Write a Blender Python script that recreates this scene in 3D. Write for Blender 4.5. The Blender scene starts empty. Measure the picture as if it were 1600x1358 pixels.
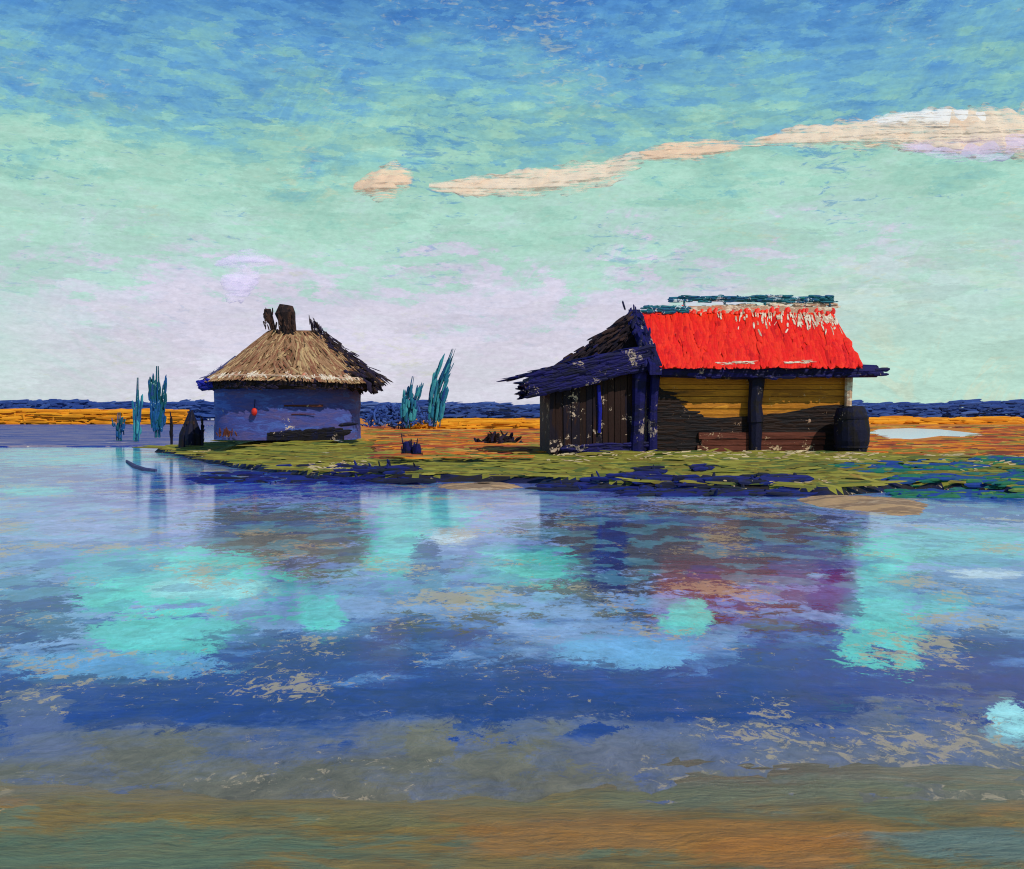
import bpy, math, random
import numpy as np
from mathutils import Vector, Matrix
random.seed(11)
R = random.uniform
SC = bpy.context.scene
COL = SC.collection
H = 1.65                      # eye height above the water (m)
F, CX, HY = 1600.0, 800.0, 640.0


def P(px, py, D):
    """the point seen at this place of the photograph, D metres out"""
    return Vector(((px - CX) / F * D, D, H - (py - HY) / F * D))


def G(px, py, z=0.0):
    return P(px, py, (H - z) * F / (py - HY))


def lin(c):
    return tuple((v / 255 / 12.92) if v / 255 <= .04045 else ((v / 255 + .055) / 1.055) ** 2.4 for v in c)


# ------------------------------------------------------------------ nodes
class N:
    def __init__(s, nt):
        s.nt = nt

    def new(s, t, **kw):
        n = s.nt.nodes.new(t)
        for k, v in kw.items():
            setattr(n, k, v)
        return n

    def put(s, sock, v):
        if v is None:
            return
        if isinstance(v, bpy.types.NodeSocket):
            s.nt.links.new(v, sock)
        else:
            if hasattr(sock, 'default_value') and sock.type == 'RGBA' and len(v) == 3:
                v = (*v, 1)
            sock.default_value = v

    def math(s, op, a, b=None, c=None, clamp=False):
        n = s.new('ShaderNodeMath', operation=op, use_clamp=clamp)
        for i, v in enumerate((a, b, c)):
            s.put(n.inputs[i], v)
        return n.outputs[0]

    def vmath(s, op, a, b=None):
        n = s.new('ShaderNodeVectorMath', operation=op)
        s.put(n.inputs[0], a)
        if b is not None:
            s.put(n.inputs[1], b)
        return n.outputs['Value'] if op in ('LENGTH', 'DOT_PRODUCT') else n.outputs[0]

    def mapping(s, v, loc=(0, 0, 0), rot=(0, 0, 0), scale=(1, 1, 1)):
        n = s.new('ShaderNodeMapping')
        s.put(n.inputs['Vector'], v)
        n.inputs['Location'].default_value = loc
        n.inputs['Rotation'].default_value = rot
        n.inputs['Scale'].default_value = scale
        return n.outputs[0]

    def noise(s, v, scale, detail=6, rough=.6, dist=0.0):
        n = s.new('ShaderNodeTexNoise')
        s.put(n.inputs['Vector'], v)
        n.inputs['Scale'].default_value = scale
        n.inputs['Detail'].default_value = detail
        n.inputs['Roughness'].default_value = rough
        n.inputs['Distortion'].default_value = dist
        return n.outputs[0]

    def rng(s, v, a, b, c=0.0, d=1.0, smooth=False):
        n = s.new('ShaderNodeMapRange')
        if smooth:
            n.interpolation_type = 'SMOOTHSTEP'
        s.put(n.inputs['Value'], v)
        for k, x in zip(('From Min', 'From Max', 'To Min', 'To Max'), (a, b, c, d)):
            n.inputs[k].default_value = x
        return n.outputs[0]

    def ramp(s, v, stops, interp='LINEAR'):
        n = s.new('ShaderNodeValToRGB')
        cr = n.color_ramp
        cr.interpolation = interp
        while len(cr.elements) < len(stops):
            cr.elements.new(.5)
        for e, (p, c) in zip(cr.elements, stops):
            e.position = p
            e.color = (*c, 1)
        s.put(n.inputs[0], v)
        return n.outputs[0]

    def mix(s, f, a, b, blend='MIX'):
        n = s.new('ShaderNodeMix', data_type='RGBA', blend_type=blend)
        s.put(n.inputs[0], f)
        s.put(n.inputs[6], a)
        s.put(n.inputs[7], b)
        return n.outputs[2]

    def sep(s, v):
        n = s.new('ShaderNodeSeparateXYZ')
        s.put(n.inputs[0], v)
        return n.outputs

    def comb(s, x, y, z):
        n = s.new('ShaderNodeCombineXYZ')
        for i, v in enumerate((x, y, z)):
            s.put(n.inputs[i], v)
        return n.outputs[0]

    def dabs(s, v, scale=(1, 1, 1), rot=0.0, ragged=.35, loc=(0, 0, 0)):
        """two random values per brush-dab-like cell (stretched, ragged-edged Voronoi cells)"""
        m = s.mapping(v, loc, (0, 0, rot), scale)
        w = s.new('ShaderNodeTexNoise')
        s.put(w.inputs['Vector'], m)
        w.inputs['Scale'].default_value = 2.2
        w.inputs['Detail'].default_value = 7
        w.inputs['Roughness'].default_value = .8
        off = s.vmath('MULTIPLY', s.vmath('SUBTRACT', w.outputs[1], (.5, .5, .5)), (ragged * 3,) * 3)
        vo = s.new('ShaderNodeTexVoronoi', voronoi_dimensions='3D')
        s.put(vo.inputs['Vector'], s.vmath('ADD', m, off))
        vo.inputs['Scale'].default_value = 1
        c = s.sep(vo.outputs['Color'])
        return c[0], c[1]

    def bump(s, h, strength, dist=.05):
        n = s.new('ShaderNodeBump')
        n.inputs['Strength'].default_value = strength
        n.inputs['Distance'].default_value = dist
        s.put(n.inputs['Height'], h)
        return n.outputs[0]


def plateau(pal):
    n = len(pal)
    st = []
    for i, c in enumerate(pal):
        a, b = i / n, (i + 1) / n
        g = .16 / n
        st.append((a + g if i else 0, c))
        st.append((b - g if i < n - 1 else 1, c))
    return st


MATS = {}


def paint(name, pal, stretch=(1, 1, 1), scale=1.0, island=0.0, fleck=None, rough=.62,
          bump=.35, mod=.3, spec=.25, gain=1.0):
    """brushy paint-like surface: a few pigments broken up along the stroke, fine bristle streaks"""
    m = bpy.data.materials.new(name)
    m.use_nodes = True
    nt = m.node_tree
    n = N(nt)
    bs = nt.nodes['Principled BSDF']
    tc = n.new('ShaderNodeTexCoord').outputs['Object']
    v = n.mapping(tc, (R(-9, 9), R(-9, 9), R(-9, 9)), (0, 0, 0), stretch)
    a = n.noise(v, scale, 9, .66, .6)
    val = n.rng(a, .3, .7)
    cr, _ = n.dabs(tc, tuple(q * scale * 1.6 for q in stretch), 0, .35, (R(-9, 9), R(-9, 9), 0))
    val = n.math('ADD', n.math('MULTIPLY', val, .62), n.math('MULTIPLY', cr, .38))
    if island:
        r = n.new('ShaderNodeNewGeometry').outputs['Random Per Island']
        val = n.math('ADD', n.math('MULTIPLY', val, 1 - island), n.math('MULTIPLY', r, island))
    pal = [tuple(min(1, x * gain) for x in lin(c)) for c in pal]
    col = n.ramp(val, plateau(pal))
    fine = n.noise(v, scale * 7, 7, .7, .3)
    k = n.rng(fine, .25, .75, 1 - mod, 1 + mod)
    col = n.mix(1.0, col, n.comb(k, k, k), 'MULTIPLY')
    if fleck:
        fc, amt, fs = fleck
        big = n.noise(tc, fs * .22, 3, .5)
        fn = n.noise(n.mapping(tc, (3, 7, 1)), fs, 6, .75, .8)
        s = n.math('ADD', fn, n.math('MULTIPLY', n.math('SUBTRACT', big, .5), .9))
        mk = n.rng(s, .645 - amt, .675 - amt)
        col = n.mix(mk, col, lin(fc))
    n.put(bs.inputs['Base Color'], col)
    bs.inputs['Roughness'].default_value = rough
    bs.inputs['Specular IOR Level'].default_value = spec
    if bump:
        n.put(bs.inputs['Normal'], n.bump(n.math('ADD', fine, a), bump))
    MATS[name] = m
    return m


# ------------------------------------------------------------------ mesh building
class MB:
    def __init__(s):
        s.v, s.f = [], []

    def add(s, vs, fs):
        o = len(s.v)
        s.v += [tuple(x) for x in vs]
        s.f += [tuple(i + o for i in f) for f in fs]

    def box(s, x0, x1, y0, y1, z0, z1, j=0.0, M=None):
        vs = [Vector((x + R(-j, j), y + R(-j, j), z + R(-j, j))) for z in (z0, z1) for x, y in
              ((x0, y0), (x1, y0), (x1, y1), (x0, y1))]
        if M:
            vs = [M @ p for p in vs]
        s.add(vs, [(3, 2, 1, 0), (4, 5, 6, 7), (0, 1, 5, 4), (1, 2, 6, 5), (2, 3, 7, 6), (3, 0, 4, 7)])

    def tube(s, pts, rad, n=8, cap=True, squash=1.0):
        pts = [Vector(p) for p in pts]
        vs, fs = [], []
        for i, p in enumerate(pts):
            t = (pts[min(i + 1, len(pts) - 1)] - pts[max(i - 1, 0)]).normalized()
            u = t.cross(Vector((0, 1, 0)))
            if u.length < .1:
                u = t.cross(Vector((1, 0, 0)))
            u.normalize()
            w = t.cross(u)
            for k in range(n):
                a = 2 * math.pi * k / n
                vs.append(p + rad[i] * (math.cos(a) * u + squash * math.sin(a) * w))
        for i in range(len(pts) - 1):
            for k in range(n):
                k2 = (k + 1) % n
                fs.append((i * n + k, i * n + k2, (i + 1) * n + k2, (i + 1) * n + k))
        if cap:
            fs.append(tuple(range(n))[::-1])
            fs.append(tuple((len(pts) - 1) * n + k for k in range(n)))
        s.add(vs, fs)

    def dab(s, p0, p1, w, up, thick=.3, bow=0.0):
        """one flattened, tapering dab of material from p0 to p1 (a real lens-shaped sliver)"""
        p0, p1, up = Vector(p0), Vector(p1), Vector(up)
        t = p1 - p0
        L = t.length
        if L < 1e-5:
            return
        t.normalize()
        side = t.cross(up)
        if side.length < .01:
            side = t.cross(Vector((.3, .9, .2)))
        side.normalize()
        nn = side.cross(t)
        vs, fs = [], []
        prof = ((0, .25), (.12, .85), (.5, 1), (.85, R(.6, 1)), (1, R(.1, .4)))
        for q, k in prof:
            c = p0.lerp(p1, q) + nn * (bow * L * 4 * q * (1 - q)) + side * R(-.12, .12) * w
            hw = w * .5 * k
            vs += [c - side * hw, c + nn * hw * thick, c + side * hw, c - nn * hw * thick]
        for i in range(4):
            for k in range(4):
                k2 = (k + 1) % 4
                fs.append((i * 4 + k, i * 4 + k2, i * 4 + 4 + k2, i * 4 + 4 + k))
        fs += [(3, 2, 1, 0), (16, 17, 18, 19)]
        s.add(vs, fs)

    def prism(s, poly, y0, y1):
        """x-z outline given a depth along y"""
        n = len(poly)
        vs = [(x, y0, z) for x, z in poly] + [(x, y1, z) for x, z in poly]
        fs = [tuple(range(n)), tuple(range(2 * n - 1, n - 1, -1))]
        fs += [(i, i + n, (i + 1) % n + n, (i + 1) % n) for i in range(n)]
        s.add(vs, fs)

    def build(s, name, mat, parent=None, smooth=False):
        me = bpy.data.meshes.new(name)
        me.from_pydata(s.v, [], s.f)
        for m in (mat if isinstance(mat, (list, tuple)) else [mat]):
            me.materials.append(m)
        me.update()
        if smooth:
            me.polygons.foreach_set('use_smooth', [True] * len(me.polygons))
        o = bpy.data.objects.new(name, me)
        COL.objects.link(o)
        if parent:
            o.parent = parent
        return o


def tag(o, label=None, cat=None, group=None, kind=None):
    for k, v in (('label', label), ('category', cat), ('group', group), ('kind', kind)):
        if v:
            o[k] = v
    return o


def thing(name, loc, label, cat, group=None, rz=0.0):
    o = bpy.data.objects.new(name, None)
    COL.objects.link(o)
    o.location = loc
    o.rotation_euler.z = rz
    o.empty_display_size = .3
    return tag(o, label, cat, group)


# ------------------------------------------------------------------ palette
CREAM = (226, 205, 170)
paint('red_paint', [(206, 22, 8), (238, 32, 8), (246, 50, 16), (224, 28, 8)], (1.2, 1.2, 1.2), .9, .55,
      None, .5, .25, .15)
paint('ridge_lime', [(214, 190, 158), (232, 214, 186), (196, 160, 130), (224, 120, 90)], (1, 1, 2), 3, .3, None, .8)
paint('pale_straw', [(186, 162, 120), (208, 186, 142), (168, 140, 100)], (1, 1, 1), 2, .6, None, .8)
paint('dry_stroke', [(196, 104, 34), (168, 74, 38), (214, 128, 30), (120, 60, 40), (134, 120, 46), (206, 150, 70)], (.3, .3, 1), 1, .8, None, .8)
paint('teal_wood', [(8, 60, 90), (16, 105, 115), (12, 78, 118), (30, 125, 120)], (1, 1, 3), 2.5, .3,
      ((200, 215, 215), .03, 9), .6)
paint('navy_wood', [(10, 9, 30), (14, 13, 56), (20, 16, 84), (14, 12, 40)], (1, 1, 2.5), 1.2, .35,
      ((170, 150, 135), -.03, 9), .7)
paint('ochre_plank', [(112, 70, 20), (168, 104, 22), (204, 130, 28), (186, 116, 24), (224, 150, 40)], (.5, 1, 4), 1.4, .3,
      ((225, 200, 150), -.07, 8), .6)
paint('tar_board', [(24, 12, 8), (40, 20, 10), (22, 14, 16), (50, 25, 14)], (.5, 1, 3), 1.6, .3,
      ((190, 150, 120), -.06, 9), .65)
paint('rust_board', [(60, 28, 18), (92, 44, 30), (112, 58, 42), (48, 24, 16)], (.4, 1, 5), 1.8, .2,
      ((214, 180, 140), -.04, 9), .65)
paint('brown_plank', [(32, 16, 14), (44, 22, 16), (24, 14, 30), (54, 28, 18)], (3, 1, .5), 1.5, .45,
      ((214, 186, 160), -.02, 8), .7)
paint('black_wood', [(14, 12, 20), (26, 20, 24), (16, 16, 44), (34, 22, 18)], (1.5, 1.5, 1), 2, .3,
      ((190, 165, 145), -.07, 9), .7)
paint('cobalt_wood', [(14, 18, 104), (20, 28, 146), (14, 22, 84)], (1, 1, 1), 2, .2, None, .6)
paint('thatch', [(108, 78, 50), (144, 106, 72), (164, 124, 88), (140, 88, 62), (190, 156, 108), (92, 68, 46)],
      (2, 2, 1), 1.2, .7, None, .8, .3, .25)
paint('dark_thatch', [(28, 18, 18), (46, 30, 26), (38, 28, 52), (24, 16, 14)], (1, 1, 1), 2, .6, None, .8)
paint('slate_thatch', [(90, 88, 124), (64, 66, 104), (112, 108, 140)], (1, 1, 1), 2, .6, None, .8)
paint('plum_thatch', [(22, 20, 40), (40, 28, 34), (60, 40, 36), (20, 20, 74)], (1, 1, 1), 2, .6, None, .8)
paint('blue_wall', [(66, 84, 160), (80, 102, 178), (74, 80, 150), (92, 84, 140), (78, 108, 190)], (.6, .6, 2.4), 1.3, 0,
      ((226, 200, 176), -.10, 7), .75, .45, .2)
paint('chimney_brick', [(44, 28, 24), (66, 42, 32), (34, 22, 22), (88, 58, 44)], (1.5, 1.5, 1), 2.2, .2, None, .8)
paint('bright_red', [(214, 44, 34), (236, 70, 44)], (1, 1, 1), 5, 0, None, .5)
paint('teal_plume', [(20, 78, 124), (32, 112, 142), (60, 150, 160), (30, 66, 134)], (1, 1, .4), 1.5, .7, None, .7)
paint('blue_post', [(18, 66, 110), (24, 84, 142), (16, 86, 96), (30, 62, 128)], (2, 2, .5), 2, .3,
      ((190, 225, 215), -.03, 9), .7)
paint('far_leaf', [(38, 60, 126), (54, 82, 146), (46, 72, 138), (80, 106, 164)], (.1, .1, .3), 1.2, .6, None, .8, 0)
paint('gold_reed', [(206, 120, 14), (230, 142, 20), (236, 156, 30), (196, 120, 20)], (.1, .1, .6), 1, .6, None, .8, 0, .15)
paint('grass_blade', [(92, 98, 34), (128, 124, 42), (148, 140, 54), (118, 104, 36), (86, 98, 42), (144, 116, 48)],
      (.4, 1.5, 1), .8, .6, None, .75, 0, .2)
paint('sedge_navy', [(12, 16, 52), (16, 24, 96), (14, 34, 110), (22, 26, 50), (24, 34, 44)], (1, 1, 1), 1, .7, None, .75, 0)
paint('sedge_teal', [(10, 84, 84), (16, 104, 84), (16, 70, 124), (18, 60, 140), (40, 110, 70), (112, 134, 60)], (1, 1, 1), 1, .7, None, .75, 0)
paint('cloud_peach', [(255, 226, 176), (255, 234, 190), (254, 216, 178), (255, 230, 198)], (.02, .02, .02), 1, .7, None, 1, 0, .05)
paint('cloud_white', [(252, 246, 232), (255, 252, 244)], (.02, .02, .02), 1, .6, None, 1, 0, .03)
paint('cloud_lilac', [(250, 228, 240), (244, 226, 246), (252, 230, 228)], (.02, .02, .02), 1, .7, None, 1, 0, .05)
paint('grass_ground', [(116, 112, 42), (144, 140, 48), (132, 128, 44), (102, 102, 42), (156, 146, 64)], (.35, 1.3, 1), .9, 0,
      ((214, 196, 150), -.08, 5), .8)
paint('peat', [(18, 20, 40), (28, 30, 62), (40, 34, 30), (22, 36, 66), (60, 52, 40)], (.4, 1, 1.2), 1.4, 0,
      ((200, 176, 140), -.05, 6), .6)
paint('terracotta', [(176, 84, 40), (196, 100, 44), (160, 78, 50), (206, 118, 44), (150, 100, 56)], (.2, 1.2, 1), .8, 0,
      ((206, 176, 136), -.08, 2), .8)
paint('stubble', [(206, 120, 28), (226, 140, 26), (196, 116, 32), (214, 106, 34)], (.12, .8, 1), .8, 0, None, .8)
paint('mud', [(98, 94, 134), (132, 124, 152), (40, 58, 134), (140, 126, 140), (28, 50, 134), (110, 116, 160)], (.16, .8, 1), 1.0, 0,
      ((206, 190, 170), -.07, 1.6), .55)
paint('sand', [(176, 140, 98), (194, 156, 108), (150, 120, 88), (206, 176, 136)], (.4, 1.6, 1), 1.1, 0, None, .8)
paint('shore_mud', [(106, 122, 88), (128, 118, 62), (142, 114, 46), (114, 120, 82), (134, 112, 54), (160, 116, 40), (126, 120, 88)],
      (.5, 1.6, 1), 1.1, 0, ((190, 164, 112), -.12, 9), .5, .9, .5)


for k in ('cloud_peach', 'cloud_white', 'cloud_lilac'):       # thin vapour: lets light through, torn into streaks towards its rim
    nt = MATS[k].node_tree
    n = N(nt)
    bs = nt.nodes['Principled BSDF']
    out = [x for x in nt.nodes if x.type == 'OUTPUT_MATERIAL'][0]
    tr = n.new('ShaderNodeBsdfTranslucent')
    n.put(tr.inputs['Color'], bs.inputs['Base Color'].links[0].from_socket)
    mx = n.new('ShaderNodeMixShader')
    mx.inputs[0].default_value = .15
    nt.links.new(bs.outputs[0], mx.inputs[1])
    nt.links.new(tr.outputs[0], mx.inputs[2])
    rim = n.new('ShaderNodeAttribute', attribute_name='rim').outputs['Fac']
    tc = n.new('ShaderNodeTexCoord').outputs['Object']
    st = n.noise(n.mapping(tc, (3, 1, 2), (0, -.10, 0), (.009, .03, .2)), 1, 9, .72, .6)
    sp = n.noise(n.mapping(tc, (1, 4, 2), (0, .1, 0), (.06, .06, .12)), 1, 6, .75, .6)
    e = n.math('ADD', rim, n.math('ADD', n.math('MULTIPLY', n.math('SUBTRACT', st, .5), 5.2), n.math('MULTIPLY', n.math('SUBTRACT', sp, .5), 3.0)))
    tp = n.new('ShaderNodeBsdfTransparent')
    m2 = n.new('ShaderNodeMixShader')
    n.put(m2.inputs[0], n.rng(e, .25, 1.0, .45 if k == 'cloud_lilac' else .12, 1))
    nt.links.new(mx.outputs[0], m2.inputs[1])
    nt.links.new(tp.outputs[0], m2.inputs[2])
    nt.links.new(m2.outputs[0], out.inputs['Surface'])


# ------------------------------------------------------------------ sky and light
SUN_EL, SUN_AZ = math.radians(46), math.radians(142)      # azimuth clockwise from +Y (view direction)


def make_world():
    w = bpy.data.worlds.new('World')
    SC.world = w
    w.use_nodes = True
    nt = w.node_tree
    n = N(nt)
    bg = nt.nodes['Background']
    sky = n.new('ShaderNodeTexSky', sky_type='NISHITA', sun_disc=False)
    sky.sun_elevation = SUN_EL
    sky.sun_rotation = SUN_AZ
    d = n.new('ShaderNodeTexCoord').outputs['Generated']
    x, y, z = n.sep(d)[:3]
    el = n.math('ARCSINE', n.math('MAXIMUM', z, 0.0))
    az = n.math('ARCTAN2', x, y)
    uv = n.comb(az, el, 0.0)
    # long level brushing, a steep diagonal scrub, blotches, bristle lines
    wob = n.noise(n.mapping(uv, (4, 4, 0), (0, 0, 0), (6, 6, 1)), 1, 3, .5)
    uvw = n.comb(az, n.math('ADD', el, n.math('MULTIPLY', n.math('SUBTRACT', wob, .5), .02)), 0.0)
    lev = n.noise(n.mapping(uvw, (1, 2, 0), (0, 0, .16), (5, 24, 1)), 1, 10, .7, .6)
    dia = n.noise(n.mapping(n.mapping(uv, (5, 1, 0), (0, 0, -.95), (1, 1, 1)), (0, 0, 0), (0, 0, 0), (10, 46, 1)), 1, 9, .72, .8)
    dib = n.noise(n.mapping(n.mapping(uv, (3, 9, 0), (0, 0, .5), (1, 1, 1)), (0, 0, 0), (0, 0, 0), (9, 36, 1)), 1, 9, .72, .8)
    blo = n.noise(n.mapping(uv, (7, 3, 0), (0, 0, 0), (6, 9, 1)), 1, 9, .7, .3)
    pick = n.rng(n.noise(n.mapping(uv, (2, 8, 0), (0, 0, 0), (4, 6, 1)), 1, 4, .6), .38, .5)
    stroke = n.mix(pick, lev, n.mix(n.rng(wob, .46, .54), dia, dib))
    stroke = n.math('ADD', n.math('MULTIPLY', stroke, .72), n.math('MULTIPLY', lev, .28))
    t = n.math('MULTIPLY', el, 1 / .44)
    t = n.math('ADD', t, n.math('MULTIPLY', n.math('SUBTRACT', stroke, .5), .5))
    t = n.math('ADD', t, n.math('MULTIPLY', n.math('SUBTRACT', blo, .5), .38))
    ca, cb = n.dabs(uv, (15, 66, 1), .24, .5)
    cc, cd = n.dabs(uv, (14, 60, 1), -.95, .5, (4, 2, 0))
    ce, cf = n.dabs(uv, (44, 150, 1), -.35, .5, (1, 5, 0))
    cell = n.mix(pick, ca, cc)
    t = n.math('ADD', t, n.math('MULTIPLY', n.math('SUBTRACT', cell, .5), .11))
    t = n.math('ADD', t, n.math('MULTIPLY', n.math('SUBTRACT', ce, .5), .12))
    t = n.math('MULTIPLY', t, .5)
    st = [(0, (216, 216, 230)), (.14, (218, 212, 230)), (.23, (210, 208, 228)), (.29, (182, 216, 208)), (.40, (174, 218, 200)),
          (.5, (158, 210, 192)), (.58, (132, 192, 194)), (.66, (110, 172, 204)), (.76, (88, 150, 204)),
          (.88, (66, 126, 194)), (1.0, (52, 108, 180))]
    col = n.ramp(n.math('MULTIPLY', t, 1.9), [(p, lin(c)) for p, c in st])
    # a warmer, greener low sky towards the right
    lowm = n.math('MULTIPLY', n.rng(el, .16, .05), n.rng(n.math('ADD', az, n.math('MULTIPLY', n.math('SUBTRACT', blo, .5), .5)), .12, .34))
    lcol = n.ramp(n.rng(stroke, .35, .66), [(0, lin((176, 216, 198))), (.5, lin((186, 222, 202))), (.62, lin((214, 214, 180))), (1, lin((222, 214, 178)))])
    col = n.mix(n.math('MULTIPLY', lowm, .85), col, lcol)
    # the lilac band gathers behind the huts, fading to mint at the left edge too
    lm = n.rng(n.math('ADD', n.math('ABSOLUTE', n.math('ADD', az, .07)), n.math('MULTIPLY', n.math('SUBTRACT', stroke, .5), .5)), .26, .42, 0, .6)
    col = n.mix(n.math('MULTIPLY', lm, n.rng(el, .2, .1)), col, lin((178, 220, 206)))
    # dry-brush flecks: pale warm ground showing, and darker blue bristle marks
    f1 = n.noise(n.mapping(uvw, (9, 9, 0), (0, 0, .3), (60, 190, 1)), 1, 5, .7, .6)
    gate = n.noise(n.mapping(uv, (3, 1, 0), (0, 0, 0), (8, 10, 1)), 1, 3, .5)
    s1 = n.math('ADD', f1, n.math('MULTIPLY', n.math('SUBTRACT', gate, .5), .7))
    col = n.mix(n.rng(s1, .62, .74, 0, .4), col, lin((204, 210, 176)))
    f2 = n.noise(n.mapping(uvw, (2, 5, 0), (0, 0, -.2), (44, 170, 1)), 1, 6, .72, .8)
    s2 = n.math('SUBTRACT', f2, n.math('MULTIPLY', n.math('SUBTRACT', gate, .5), .6))
    up = n.rng(el, .04, .2)
    col = n.mix(n.math('MULTIPLY', n.rng(s2, .62, .70, 0, .6), up), col, lin((74, 140, 196)))
    grain = n.noise(n.mapping(uvw, (0, 0, 0), (0, 0, .06), (46, 260, 1)), 1, 8, .76, .8)
    gr2 = n.noise(n.mapping(uv, (1, 1, 0), (0, 0, .5), (150, 260, 1)), 1, 4, .7, .3)
    k = n.rng(n.math('ADD', n.math('MULTIPLY', grain, .5), n.math('MULTIPLY', gr2, .5)), .3, .7, .84, 1.16)
    k = n.math('MULTIPLY', k, n.rng(cb, 0, 1, .93, 1.07))
    col = n.mix(1.0, col, n.comb(k, k, k), 'MULTIPLY')
    S = .1
    sc = n.mix(1.0, col, (1 / S, 1 / S, 1 / S), 'MULTIPLY')
    n.put(bg.inputs['Color'], n.mix(.93, sky.outputs[0], sc))
    bg.inputs['Strength'].default_value = S
    L = bpy.data.lights.new('sun', 'SUN')
    L.energy = 2.9
    L.angle = math.radians(.6)
    L.color = (1, .95, .86)
    o = bpy.data.objects.new('sun', L)
    COL.objects.link(o)
    dv = Vector((math.sin(SUN_AZ) * math.cos(SUN_EL), math.cos(SUN_AZ) * math.cos(SUN_EL), math.sin(SUN_EL)))
    o.rotation_euler = (-dv).to_track_quat('-Z', 'Y').to_euler()
    o.location = dv * 60


make_world()


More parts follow.
